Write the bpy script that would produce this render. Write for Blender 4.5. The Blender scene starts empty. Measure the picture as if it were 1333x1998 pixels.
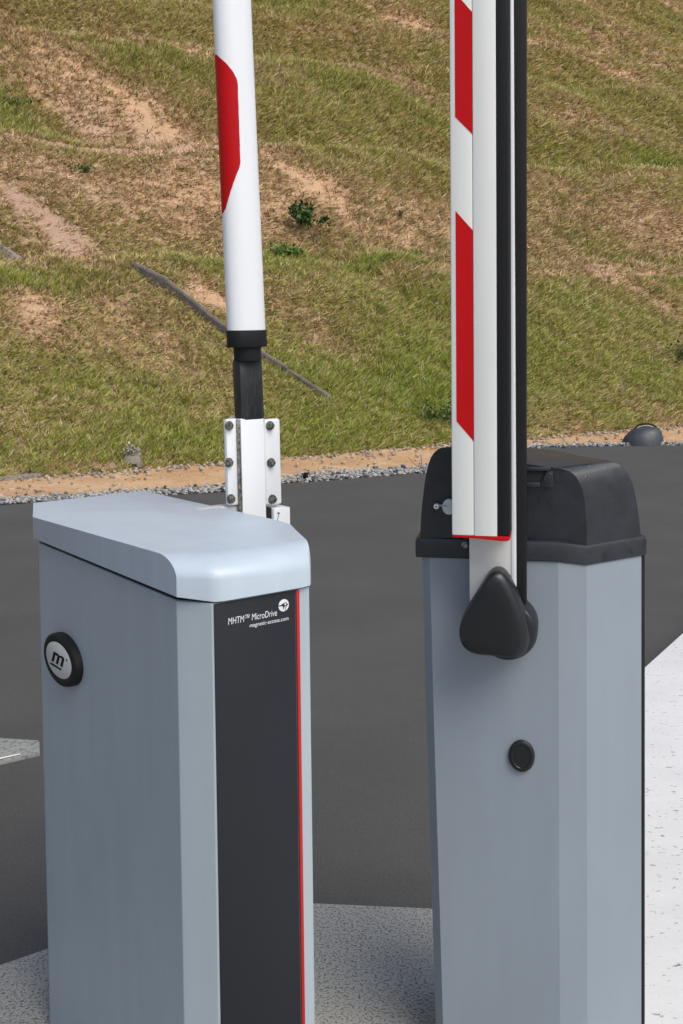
import bpy, bmesh, math, random
import numpy as np
from mathutils import Vector, Matrix
R = math.radians
rng = np.random.default_rng(7)
random.seed(7)
scn = bpy.context.scene
col = scn.collection

# ------------------------------------------------------------------ camera
cd = bpy.data.cameras.new('camera')
cam = bpy.data.objects.new('camera', cd); col.objects.link(cam)
cd.sensor_fit = 'VERTICAL'; cd.sensor_height = 36.0; cd.sensor_width = 24.0
cd.lens = 2313.0/1998.0*36.0
cd.shift_y = -(999.0-707.0)/1998.0
cd.clip_start = 0.05; cd.clip_end = 2000
p, r = R(2.65), 0.0117
F = Vector((0, math.cos(p), -math.sin(p))); R0 = Vector((1, 0, 0)); U0 = Vector((0, math.sin(p), math.cos(p)))
CR = R0*math.cos(r) - U0*math.sin(r); CU = U0*math.cos(r) + R0*math.sin(r)
M = Matrix((CR, CU, -F)).transposed().to_4x4(); M.translation = Vector((0, 0, 1.57))
cam.matrix_world = M
scn.camera = cam

# ------------------------------------------------------------------ light
SUN_EL, SUN_AZ = 50.0, 140.0          # azimuth clockwise from +Y (the view direction)
w = bpy.data.worlds.new('World'); scn.world = w; w.use_nodes = True
nt = w.node_tree
sky = nt.nodes.new('ShaderNodeTexSky'); sky.sky_type = 'NISHITA'; sky.sun_disc = False
sky.sun_elevation = R(SUN_EL); sky.sun_rotation = R(SUN_AZ); sky.dust_density = 3.0; sky.air_density = 1.0; sky.ozone_density = 1.0
bg = nt.nodes['Background']; bg.inputs['Strength'].default_value = 0.125
nt.links.new(sky.outputs[0], bg.inputs['Color'])
sd = bpy.data.lights.new('sun', 'SUN'); sd.energy = 2.3; sd.angle = R(42); sd.color = (1.0, 0.95, 0.88)
sun = bpy.data.objects.new('sun', sd); col.objects.link(sun)
sv = Vector((math.sin(R(SUN_AZ))*math.cos(R(SUN_EL)), math.cos(R(SUN_AZ))*math.cos(R(SUN_EL)), math.sin(R(SUN_EL))))
sun.rotation_euler = sv.to_track_quat('Z', 'Y').to_euler()
scn.view_settings.view_transform = 'Standard'; scn.view_settings.look = 'None'
scn.view_settings.exposure = 0.38; scn.view_settings.gamma = 1.0
scn.render.engine = 'CYCLES'

# ------------------------------------------------------------------ materials
def newmat(name):
    m = bpy.data.materials.new(name); m.use_nodes = True
    return m, m.node_tree, m.node_tree.nodes['Principled BSDF']
def ramp(t, stops):
    n = t.nodes.new('ShaderNodeValToRGB'); cr = n.color_ramp
    while len(cr.elements) < len(stops): cr.elements.new(0.5)
    for e, (pos, c) in zip(cr.elements, stops):
        e.position = pos; e.color = (c[0], c[1], c[2], 1) if not isinstance(c, (int, float)) else (c, c, c, 1)
    return n
def noise(t, scale, detail=4, vec=None, rough=0.5, dist=0.0):
    n = t.nodes.new('ShaderNodeTexNoise'); n.inputs['Scale'].default_value = scale
    n.inputs['Detail'].default_value = detail; n.inputs['Roughness'].default_value = rough; n.inputs['Distortion'].default_value = dist
    if vec is not None: t.links.new(vec, n.inputs['Vector'])
    return n
def coords(t, scale=(1, 1, 1), rot=(0, 0, 0)):
    tc = t.nodes.new('ShaderNodeTexCoord'); mp = t.nodes.new('ShaderNodeMapping')
    mp.inputs['Scale'].default_value = scale; mp.inputs['Rotation'].default_value = rot
    t.links.new(tc.outputs['Object'], mp.inputs['Vector']); return mp.outputs['Vector']
def mix(t, a, b, fac, mode='MIX'):
    n = t.nodes.new('ShaderNodeMix'); n.data_type = 'RGBA'; n.blend_type = mode
    for s, v in ((n.inputs[6], a), (n.inputs[7], b), (n.inputs[0], fac)):
        if hasattr(v, 'links') or hasattr(v, 'is_output'): t.links.new(v, s)
        elif isinstance(v, (int, float)): s.default_value = v
        else: s.default_value = (v[0], v[1], v[2], 1)
    return n.outputs[2]
def bump(t, bs, h, strength, dist=0.002):
    b = t.nodes.new('ShaderNodeBump'); b.inputs['Strength'].default_value = strength; b.inputs['Distance'].default_value = dist
    t.links.new(h, b.inputs['Height']); t.links.new(b.outputs[0], bs.inputs['Normal'])

def paint(name, c, rough, streak=0.10, orange=0.15, metallic=0.0, spec=0.5, dirt=(0.6, 0.62, 0.62)):
    m, t, b = newmat(name)
    v = coords(t, (1, 1, 0.12)); n1 = noise(t, 22, 5, v, 0.6)
    r1 = ramp(t, [(0.35, 1 - streak), (0.65, 1 + 0.0)]); t.links.new(n1.outputs[0], r1.inputs[0])
    v2 = coords(t); n2 = noise(t, 3.0, 3, v2)
    r2 = ramp(t, [(0.3, 1 - streak*0.7), (0.7, 1.0)]); t.links.new(n2.outputs[0], r2.inputs[0])
    c1 = mix(t, c, r1.outputs[0], 1.0, 'MULTIPLY'); c2 = mix(t, c1, r2.outputs[0], 1.0, 'MULTIPLY')
    t.links.new(c2, b.inputs['Base Color'])
    n4 = noise(t, 9, 4, v2); r4 = ramp(t, [(0.3, rough*0.85), (0.75, min(1, rough*1.2))]); t.links.new(n4.outputs[0], r4.inputs[0])
    t.links.new(r4.outputs[0], b.inputs['Roughness']); b.inputs['Metallic'].default_value = metallic
    b.inputs['Specular IOR Level'].default_value = spec
    n3 = noise(t, 900, 2, v2); bump(t, b, n3.outputs[0], orange, 0.0004)
    return m
MAT = {}
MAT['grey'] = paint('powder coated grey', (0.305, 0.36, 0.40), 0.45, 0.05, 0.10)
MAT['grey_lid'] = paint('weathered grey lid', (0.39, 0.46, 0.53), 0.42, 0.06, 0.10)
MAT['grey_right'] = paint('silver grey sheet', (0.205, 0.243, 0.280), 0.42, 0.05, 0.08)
MAT['panel'] = paint('dark slate front panel', (0.013, 0.0155, 0.020), 0.5, 0.05, 0.05, spec=0.22)
MAT['red'] = paint('red reflective film', (0.42, 0.004, 0.006), 0.42, 0.06, 0.04, spec=0.15)
MAT['redtrim'] = paint('red trim', (0.34, 0.004, 0.007), 0.4, 0.02, 0.04)
MAT['white'] = paint('white coated aluminium', (0.72, 0.745, 0.77), 0.32, 0.03, 0.05)
MAT['white_warm'] = paint('off white profile', (0.66, 0.68, 0.66), 0.36, 0.04, 0.05)
MAT['offwhite'] = paint('dull white bracket paint', (0.58, 0.585, 0.57), 0.5, 0.05, 0.1)
MAT['lettering'] = paint('white print', (0.55, 0.56, 0.58), 0.5, 0.0, 0.0)
MAT['blackink'] = paint('black print', (0.003, 0.003, 0.004), 0.6, 0.0, 0.0, spec=0.1)
MAT['badge'] = paint('brushed badge face', (0.50, 0.52, 0.51), 0.35, 0.05, 0.05)
MAT['rubber'] = paint('black rubber', (0.009, 0.010, 0.011), 0.65, 0.2, 0.2, spec=0.25)
MAT['bar'] = paint('black bar', (0.010, 0.010, 0.012), 0.55, 0.2, 0.1, spec=0.25)
MAT['seam'] = paint('shadow gap black', (0.005, 0.005, 0.006), 0.8, 0.0, 0.0)
def steel():
    m, t, b = newmat('galvanised steel'); v = coords(t); n = noise(t, 160, 3, v)
    rr = ramp(t, [(0.35, (0.10, 0.095, 0.085)), (0.7, (0.42, 0.41, 0.38))]); t.links.new(n.outputs[0], rr.inputs[0])
    t.links.new(rr.outputs[0], b.inputs['Base Color']); b.inputs['Metallic'].default_value = 0.8; b.inputs['Roughness'].default_value = 0.35
    return m
MAT['steel'] = steel()
def plastic_lid():
    m, t, b = newmat('weathered black moulded plastic'); v = coords(t)
    n = noise(t, 26, 5, v, 0.65, 0.6); r1 = ramp(t, [(0.30, (0.005, 0.006, 0.009)), (0.40, (0.009, 0.011, 0.016)), (0.75, (0.014, 0.018, 0.026))])
    t.links.new(n.outputs[0], r1.inputs[0]); t.links.new(r1.outputs[0], b.inputs['Base Color'])
    r2 = ramp(t, [(0.3, 0.28), (0.45, 0.36), (0.8, 0.44)]); t.links.new(n.outputs[0], r2.inputs[0]); t.links.new(r2.outputs[0], b.inputs['Roughness']); b.inputs['Specular IOR Level'].default_value = 0.5
    n2 = noise(t, 420, 3, v, 0.6, 0.3)
    vo = t.nodes.new('ShaderNodeTexVoronoi'); vo.inputs['Scale'].default_value = 85; vo.inputs['Randomness'].default_value = 1.0; t.links.new(v, vo.inputs['Vector'])
    vr = ramp(t, [(0.10, 1.0), (0.28, 0.0)]); t.links.new(vo.outputs['Distance'], vr.inputs[0])
    nm = noise(t, 14, 3, v, 0.6); nr = ramp(t, [(0.50, 0.0), (0.60, 1.0)]); t.links.new(nm.outputs[0], nr.inputs[0])
    dp = mix(t, vr.outputs[0], nr.outputs[0], 1.0, 'MULTIPLY'); hh = mix(t, n2.outputs[0], dp, 0.7, 'MIX'); bump(t, b, hh, 0.5, 0.0012)
    return m
MAT['lid_black'] = plastic_lid()
def hub_mat():
    m, t, b = newmat('black textured hub plastic'); v = coords(t)
    n = noise(t, 7, 4, v); r1 = ramp(t, [(0.3, (0.006, 0.007, 0.009)), (0.75, (0.008, 0.009, 0.012))]); b.inputs['Specular IOR Level'].default_value = 0.4
    t.links.new(n.outputs[0], r1.inputs[0]); t.links.new(r1.outputs[0], b.inputs['Base Color']); b.inputs['Roughness'].default_value = 0.36
    n2 = noise(t, 1100, 2, v); bump(t, b, n2.outputs[0], 0.25, 0.0005)
    return m
MAT['hub'] = hub_mat()
def tube_mat():
    m, t, b = newmat('worn black tube'); v = coords(t, (1, 1, 0.18)); n = noise(t, 260, 6, v, 0.8)
    r1 = ramp(t, [(0.52, (0.007, 0.009, 0.010)), (0.66, (0.035, 0.04, 0.042)), (0.82, (0.17, 0.18, 0.18))])
    t.links.new(n.outputs[0], r1.inputs[0]); t.links.new(r1.outputs[0], b.inputs['Base Color']); b.inputs['Roughness'].default_value = 0.5
    return m
MAT['tube'] = tube_mat()
def concrete(name, base, dark, pit, pos=(0.27, 0.40), scale=95, bstr=0.6, stretch=(1, 1, 1), white=False):
    m, t, b = newmat(name); v = coords(t, stretch)
    n = noise(t, scale, 4, v, 0.6, 0.3); n1 = noise(t, 2.2, 5, v, 0.6)
    r0 = ramp(t, [(0.3, dark), (0.7, base)]); t.links.new(n1.outputs[0], r0.inputs[0])
    r1 = ramp(t, [(pos[0], 0.0), (pos[1], 1.0)]); t.links.new(n.outputs[0], r1.inputs[0])
    n5 = noise(t, scale*2.7, 3, v, 0.7); r5 = ramp(t, [(0.3, 0.72 if not white else 0.93), (0.65, 1.0)]); t.links.new(n5.outputs[0], r5.inputs[0])
    c0 = mix(t, r0.outputs[0], r5.outputs[0], 1.0, 'MULTIPLY')
    c = mix(t, pit, c0, r1.outputs[0]); t.links.new(c, b.inputs['Base Color']); b.inputs['Roughness'].default_value = 0.9
    bump(t, b, r1.outputs[0], bstr, 0.002)
    return m
MAT['island'] = concrete('pitted island concrete', (0.40, 0.405, 0.375), (0.32, 0.325, 0.30), (0.10, 0.10, 0.097), (0.36, 0.48), 150, 0.7)
MAT['kerb'] = concrete('old kerb concrete', (0.30, 0.31, 0.29), (0.20, 0.21, 0.20), (0.10, 0.10, 0.10), (0.35, 0.5), 60)
MAT['whitecon'] = concrete('white painted concrete', (0.70, 0.71, 0.70), (0.61, 0.62, 0.615), (0.24, 0.24, 0.24), (0.33, 0.37), 52, 0.4, (0.8, 1.5, 1), True)
MAT['drain'] = concrete('weathered drain concrete', (0.13, 0.11, 0.10), (0.07, 0.062, 0.058), (0.045, 0.04, 0.038), (0.3, 0.5), 14)
MAT['drainedge'] = concrete('pale drain edge', (0.27, 0.24, 0.20), (0.17, 0.15, 0.13), (0.15, 0.14, 0.12), (0.3, 0.5), 16)
def asphalt():
    m, t, b = newmat('smooth dark asphalt'); v = coords(t)
    n = noise(t, 1.3, 5, v, 0.6); n2 = noise(t, 190, 3, v, 0.7)
    r1 = ramp(t, [(0.3, (0.066, 0.066, 0.064)), (0.7, (0.080, 0.079, 0.076))]); t.links.new(n.outputs[0], r1.inputs[0])
    r2 = ramp(t, [(0.3, 0.72), (0.62, 1.08), (0.78, 1.5)]); t.links.new(n2.outputs[0], r2.inputs[0])
    c = mix(t, r1.outputs[0], r2.outputs[0], 1.0, 'MULTIPLY')
    t.links.new(c, b.inputs['Base Color']); b.inputs['Roughness'].default_value = 0.95; b.inputs['Specular IOR Level'].default_value = 0.15
    bump(t, b, n2.outputs[0], 0.35, 0.002)
    return m
MAT['asphalt'] = asphalt()
def dirt():
    m, t, b = newmat('orange sandy dirt'); v = coords(t)
    n = noise(t, 2.0, 6, v, 0.65); n2 = noise(t, 45, 5, v, 0.75)
    r1 = ramp(t, [(0.3, (0.50, 0.30, 0.16)), (0.55, (0.64, 0.41, 0.23)), (0.75, (0.68, 0.52, 0.36))]); t.links.new(n.outputs[0], r1.inputs[0])
    r2 = ramp(t, [(0.3, 0.7), (0.7, 1.15)]); t.links.new(n2.outputs[0], r2.inputs[0])
    c = mix(t, r1.outputs[0], r2.outputs[0], 1.0, 'MULTIPLY')
    t.links.new(c, b.inputs['Base Color']); b.inputs['Roughness'].default_value = 1.0; b.inputs['Specular IOR Level'].default_value = 0.1
    bump(t, b, n2.outputs[0], 0.9, 0.03)
    return m
MAT['dirt'] = dirt()
def attrmat(name, rough=0.9, fine=0.0, trans=0.0, scale=30):
    m, t, b = newmat(name)
    a = t.nodes.new('ShaderNodeAttribute'); a.attribute_name = 'tint'
    c = a.outputs['Color']
    if fine:
        v = coords(t); n2 = noise(t, scale, 6, v, 0.75); r2 = ramp(t, [(0.3, 1 - fine), (0.7, 1 + fine*0.4)]); t.links.new(n2.outputs[0], r2.inputs[0])
        c = mix(t, c, r2.outputs[0], 1.0, 'MULTIPLY'); bump(t, b, n2.outputs[0], 0.8, 0.04)
    t.links.new(c, b.inputs['Base Color']); b.inputs['Roughness'].default_value = rough; b.inputs['Specular IOR Level'].default_value = 0.2
    return m
MAT['soil'] = attrmat('hillside soil', 1.0, 0.35)
MAT['blades'] = attrmat('grass blades', 0.75)
MAT['stone'] = attrmat('pale gravel', 0.9, 0.25, scale=60)
MAT['leaf'] = attrmat('leaves', 0.6)
MAT['stem'] = paint('woody stem', (0.10, 0.075, 0.04), 0.9, 0.2, 0.0)
MAT['darkdome'] = paint('dusty dark plastic', (0.045, 0.052, 0.065), 0.5, 0.25, 0.1)
MAT['wire'] = paint('dull zinc wire', (0.30, 0.31, 0.32), 0.5, 0.1, 0.0)

# ------------------------------------------------------------------ helpers
def tag(o, label=None, cat=None, group=None, kind=None):
    if label: o['label'] = label
    if cat: o['category'] = cat
    if group: o['group'] = group
    if kind: o['kind'] = kind
    return o
def empty(name, loc=(0, 0, 0), rz=0):
    o = bpy.data.objects.new(name, None); col.objects.link(o); o.location = loc; o.rotation_euler.z = rz; o.empty_display_size = 0.1
    return o
def mesh(name, vs, fs, mat, parent=None, angle=None, bevel=0.0, seg=2):
    me = bpy.data.meshes.new(name); bm = bmesh.new()
    bv = [bm.verts.new(v) for v in vs]
    for f in fs:
        try: bm.faces.new([bv[i] for i in f])
        except ValueError: pass
    bmesh.ops.remove_doubles(bm, verts=bm.verts, dist=1e-6)
    bmesh.ops.recalc_face_normals(bm, faces=bm.faces)
    if bevel:
        es = [e for e in bm.edges if len(e.link_faces) == 2 and e.calc_face_angle(0) > R(28)]
        bmesh.ops.bevel(bm, geom=es, offset=bevel, offset_type='OFFSET', segments=seg, profile=0.5, affect='EDGES', clamp_overlap=True)
        angle = angle or 35
    if angle:
        for f in bm.faces: f.smooth = True
        for e in bm.edges:
            if len(e.link_faces) == 2 and e.calc_face_angle(0) > R(angle): e.smooth = False
    bm.to_mesh(me); bm.free()
    if mat: me.materials.append(MAT[mat])
    o = bpy.data.objects.new(name, me); col.objects.link(o)
    if parent: o.parent = parent
    return o
def box(name, x0, x1, y0, y1, z0, z1, mat, parent=None, bevel=0.0015, sh=None, seg=2):
    vs = [(x, y, z) for x in (x0, x1) for y in (y0, y1) for z in (z0, z1)]
    if sh: vs = [sh(v) for v in vs]
    fs = [(0, 1, 3, 2), (4, 6, 7, 5), (0, 4, 5, 1), (2, 3, 7, 6), (0, 2, 6, 4), (1, 5, 7, 3)]
    return mesh(name, vs, fs, mat, parent, bevel=bevel, seg=seg)
def loft(name, rings, mat, parent=None, cap=True, closed=True, angle=35, bevel=0.0):
    n = len(rings[0]); vs = [v for rr in rings for v in rr]; fs = []
    for k in range(len(rings)-1):
        for i in range(n if closed else n-1):
            j = (i+1) % n; fs.append((k*n+i, k*n+j, (k+1)*n+j, (k+1)*n+i))
    if cap: fs += [tuple(range(n)), tuple(range((len(rings)-1)*n, len(rings)*n))]
    return mesh(name, vs, fs, mat, parent, angle=angle, bevel=bevel)
def prism_xz(name, poly, y0, y1, mat, parent=None, bevel=0.0, sh=None):
    rings = [[(x, y0, z) for x, z in poly], [(x, y1, z) for x, z in poly]]
    if sh: rings = [[sh(v) for v in rr] for rr in rings]
    return loft(name, rings, mat, parent, bevel=bevel)
def prism_xy(name, poly, z0, z1, mat, parent=None, bevel=0.0):
    return loft(name, [[(x, y, z0) for x, y in poly], [(x, y, z1) for x, y in poly]], mat, parent, bevel=bevel)
def smooth_poly(pts, it=2):
    for _ in range(it):
        q = []
        for i in range(len(pts)):
            a, b = pts[i], pts[(i+1) % len(pts)]
            q += [tuple(0.75*u+0.25*v for u, v in zip(a, b)), tuple(0.25*u+0.75*v for u, v in zip(a, b))]
        pts = q
    return pts
def text_mesh(name, body, x0, x1, z, y, mat, parent, shear=0.0, bold=0.0, h=None, rot=None):
    cu = bpy.data.curves.new(name, 'FONT'); cu.body = body; cu.size = 1.0; cu.offset = bold; cu.shear = shear; cu.resolution_u = 4
    o = bpy.data.objects.new(name, cu); col.objects.link(o)
    dg = bpy.context.evaluated_depsgraph_get(); me = bpy.data.meshes.new_from_object(o.evaluated_get(dg))
    bpy.data.objects.remove(o)
    xs = [v.co.x for v in me.vertices]; a, b = min(xs), max(xs); zs = [v.co.y for v in me.vertices]
    s = (x1-x0)/(b-a); sz = s if h is None else h/(max(zs)-min(0, min(zs)))
    for v in me.vertices:
        X, Y = v.co.x, v.co.y; v.co = (x0+(X-a)*s, 0, z+Y*sz)
        v.co.y = y(v.co.x) if callable(y) else y
    me.materials.clear(); me.materials.append(MAT[mat])
    q = bpy.data.objects.new(name, me); col.objects.link(q); q.parent = parent
    return q

# value noise on numpy arrays
def vnoise(x, y, seed=0):
    xi, yi = np.floor(x).astype(np.int64), np.floor(y).astype(np.int64); fx, fy = x-xi, y-yi
    fx = fx*fx*(3-2*fx); fy = fy*fy*(3-2*fy)
    def hsh(a, b):
        h = (a*374761393 + b*668265263 + seed*1442695041) & 0x7fffffff
        h = ((h ^ (h >> 13))*1274126177) & 0x7fffffff
        return ((h ^ (h >> 16)) & 0xffff)/65535.0
    return (hsh(xi, yi)*(1-fx)+hsh(xi+1, yi)*fx)*(1-fy) + (hsh(xi, yi+1)*(1-fx)+hsh(xi+1, yi+1)*fx)*fy
def fbm(x, y, o=4, seed=0):
    s, a, t = 0, 0.5, 0
    for k in range(o): s = s+a*vnoise(x*2**k, y*2**k, seed+k*17); t += a; a *= 0.55
    return s/t

# ------------------------------------------------------------------ hillside frame: a runs along the toe, d runs uphill
HA = np.array([0.8718, 0.4899]); HN = np.array([-0.4899, 0.8718]); HT = np.array([-3.36, 11.67]); SL = 0.72
BENCH = [(3.2, 0.10), (5.9, 0.16), (8.95, 0.12), (10.9, 0.14), (15.5, 0.2)]
def hill_z(a, d):
    z = -0.10 + SL*d
    dd = d + 0.25*(fbm(a*0.35, a*0+3, 2, 5)-0.5)
    for b, h in BENCH:                                   # small cut terraces: a lip and a flatter tread behind it
        s = (dd-b)
        z = z + h*np.exp(-(s/0.22)**2)*0.5 - h*np.exp(-((s-0.5)/0.45)**2)*1.6 + h*0.8*np.exp(-((s+0.6)/0.5)**2)
    u = a + 0.78*d
    g = fbm(u*0.55, d*0.12, 4, 11)-0.5
    g2 = np.abs(fbm(u*1.1, d*0.22, 3, 23)-0.5)*2
    fade = np.clip(d/1.5, 0, 1)
    z = z + fade*(0.55*g) + fade*0.16*(fbm(a*1.6, d*1.6, 4, 31)-0.5) + 0.05*(fbm(a*6, d*6, 3, 41)-0.5)*np.clip(d/0.3, 0, 1)
    return z
def hill_p(a, d, dz=0.0):
    x = HT[0]+HA[0]*a+HN[0]*d; y = HT[1]+HA[1]*a+HN[1]*d
    return np.stack([x, y, hill_z(a, d)+dz], -1)
def blob(a, d, ca, cdn, ra, rd, ang=0.0):
    c, s = math.cos(ang), math.sin(ang); x = (a-ca); y = (d-cdn)
    X = x*c+y*s; Y = -x*s+y*c
    return np.exp(-((X/ra)**2+(Y/rd)**2))
SK = -0.92      # direction of the gullies in the a,d frame
BARE = [(3.8, 4.7, 4.6, 0.95, -0.12, .62), (8.3, 4.3, 2.8, 0.85, -.25, .58), (2.9, 7.6, 2.0, 0.9, SK, .58), (12.2, 4.4, 3.4, 0.9, -.1, .54), (1.0, 8.6, 1.2, .5, SK, .35), (1.9, 2.3, 2.2, .55, -.3, .33), (17.0, 10.0, 3.5, .5, -.4, .4), (6.0, 8.9, 2.2, .4, -.4, .4), (1.5, 4.2, 1.1, 0.22, SK, 1.0), (4.3, 6.4, 1.3, 0.5, SK, 1.0), (2.6, 5.75, 2.2, 0.16, 0, 0.9), (5.3, 5.55, 1.6, 0.15, 0, .7), (6.0, 4.9, 1.5, 0.45, SK, .75),
        (7.3, 3.9, 1.4, 0.4, SK, .6), (3.6, 7.6, 1.7, 0.28, SK, .75), (0.8, 2.5, 0.8, 0.3, SK, .8), (3.3, 2.5, 0.6, 0.3, SK, .85), (2.3, 1.6, 1.3, 0.35, -0.5, .65),
        (7.6, 2.9, 1.6, 0.2, 0, .75), (4.9, 1.7, 1.3, 0.22, -0.9, .6), (10.8, 4.6, 2.2, 0.25, -0.3, .6), (11, 3.2, 1.8, 0.3, 0, .6), (16.4, 10.3, 2.8, 0.25, -0.35, .7),
        (14.0, 7.6, 1.5, 0.2, -0.3, .5), (11.3, 10.3, 3.0, 0.3, 0.0, .45), (5.8, 8.6, 1.8, 0.22, -0.5, .6), (1.2, 0.9, 0.9, 0.2, -.4, .4), (3.6, 4.8, 2.0, 0.6, -0.5, .45), (9.4, 5.4, 1.5, .3, SK, .4)]
GREEN = [(2.0, 0.25, 4.5, 0.55, 0, .75), (5.6, 1.0, 2.2, 0.9, 0, .85), (1.6, 1.2, 1.6, 0.6, 0, .5), (0.9, 2.9, 1.4, 0.35, 0, .8), (1.7, 6.7, 1.6, 0.45, SK, .8), (6.2, 3.12, 1.8, 0.13, 0, .95),
         (4.9, 3.5, 0.5, 0.4, 0, .9), (7.5, 1.6, 1.6, 0.9, 0, .55), (15.5, 6.4, 2.0, 0.4, -0.2, .9), (9.5, 2.0, 2.0, .6, 0, .4), (4.0, 1.2, .8, .5, 0, .7), (3.3, 3.1, .7, .2, 0, .7),
         (0.2, 4.0, .6, .5, 0, .6), (9.0, 6.6, 2.5, 1.0, SK, .4), (14.0, 9.2, 3.0, .8, -0.3, .4), (6.3, 6.2, 1.2, .5, SK, .35)]
def masks(a, d):
    u = a+0.78*d
    jw = 0.5*(fbm(a*1.2, d*1.2, 3, 77)-0.5); aj, dj = a+jw*1.4, d+jw
    bare = 0.6*np.clip((fbm(u*0.9, d*0.35, 5, 51)-0.47)*4.0, 0, 1)
    green = np.clip((fbm(a*0.45+9, d*0.6, 5, 61)-0.42)*2.8, 0, 1)*0.55
    for (ca, c2, ra, rd, an, s) in BARE:
        bb = s*blob(aj, dj, ca, c2, ra, rd, an); bare = np.maximum(bare, bb); green = green*(1-0.7*bb)
    for (ca, c2, ra, rd, an, s) in GREEN:
        bb = s*blob(aj, dj, ca, c2, ra, rd, an); green = np.maximum(green, bb); bare = bare*(1-bb)
    wv = 0.22*(fbm(a*0.8, a*0+7, 3, 88)-0.5)
    for (dl, a0, a1, wd, st_) in ((5.76, -1.0, 6.3, 0.10, .95), (3.05, 7.0, 13.5, 0.10, .8), (3.08, 2.2, 3.4, 0.08, .7), (10.75, 13.5, 20.0, 0.14, .8), (8.85, 3.6, 7.0, 0.11, .75), (5.7, 12.0, 18.0, .09, .6)):
        ln_ = st_*np.exp(-((d+wv-dl)/wd)**2)*np.clip((a-a0)/0.6, 0, 1)*np.clip((a1-a)/0.8, 0, 1)*np.clip(0.45+1.2*fbm(a*1.7, d*1.7, 3, 89), 0, 1)
        bare = np.maximum(bare, ln_); green = green*(1-ln_)
    return np.clip(bare, 0, 1), np.clip(green, 0, 1)
def lerp(a, b, t): return a+(b-a)*t[:, None]

def raw_mesh(name, V, Fa, nper, mat, tint=None, smooth=False, parent=None):
    me = bpy.data.meshes.new(name); nf = len(Fa)//nper
    me.vertices.add(len(V)); me.vertices.foreach_set('co', np.asarray(V, np.float32).ravel())
    me.loops.add(len(Fa)); me.loops.foreach_set('vertex_index', np.asarray(Fa, np.int32))
    me.polygons.add(nf); me.polygons.foreach_set('loop_start', np.arange(0, len(Fa), nper, dtype=np.int32))
    me.update(calc_edges=True)
    if smooth: me.polygons.foreach_set('use_smooth', np.ones(nf, bool))
    if tint is not None:
        at = me.color_attributes.new('tint', 'FLOAT_COLOR', 'POINT')
        c = np.ones((len(V), 4), np.float32); c[:, :3] = tint; at.data.foreach_set('color', c.ravel())
    me.materials.append(MAT[mat]); o = bpy.data.objects.new(name, me); col.objects.link(o)
    if parent: o.parent = parent
    return o

# terrain
aa = np.concatenate([np.arange(-30, -3, 1.0), np.arange(-3, 26, 0.10), np.arange(26, 90, 1.5)])
dd = np.concatenate([np.arange(-0.6, 16, 0.10), np.arange(16, 46, 0.6)])
A2, D2 = np.meshgrid(aa, dd, indexing='ij'); af, df = A2.ravel(), D2.ravel()
V = hill_p(af, df); V[:, 2] = np.where(df < 0, -0.10+0.35*df, V[:, 2])
na, nd = len(aa), len(dd)
I = np.arange(na*nd).reshape(na, nd)
Q = np.stack([I[:-1, :-1], I[1:, :-1], I[1:, 1:], I[:-1, 1:]], -1).reshape(-1, 4)
ba, gr = masks(af, df)
straw = np.array([0.42, 0.29, 0.18]); soil = np.array([0.55, 0.36, 0.22]); pink = np.array([0.47, 0.32, 0.23]); thatch = np.array([0.20, 0.17, 0.075])
pk = fbm(af*0.5, df*0.5, 3, 91)
sc = lerp(np.tile(soil, (len(af), 1)), pink[None], np.clip((pk-0.4)*4, 0, 1))
tint = lerp(np.tile(straw, (len(af), 1)), thatch[None], np.clip(gr*1.3, 0, 1)); tint = lerp(tint, sc, np.clip(ba*1.4, 0, 1))
tint *= (0.82+0.36*fbm(af*3+0.78*df*3, df*0.9, 4, 95))[:, None]
hill = raw_mesh('hillside', V, Q.ravel(), 4, 'soil', tint, True); tag(hill, kind='structure', label='steep cut slope of straw and olive grass with bare pinkish soil')

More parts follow.
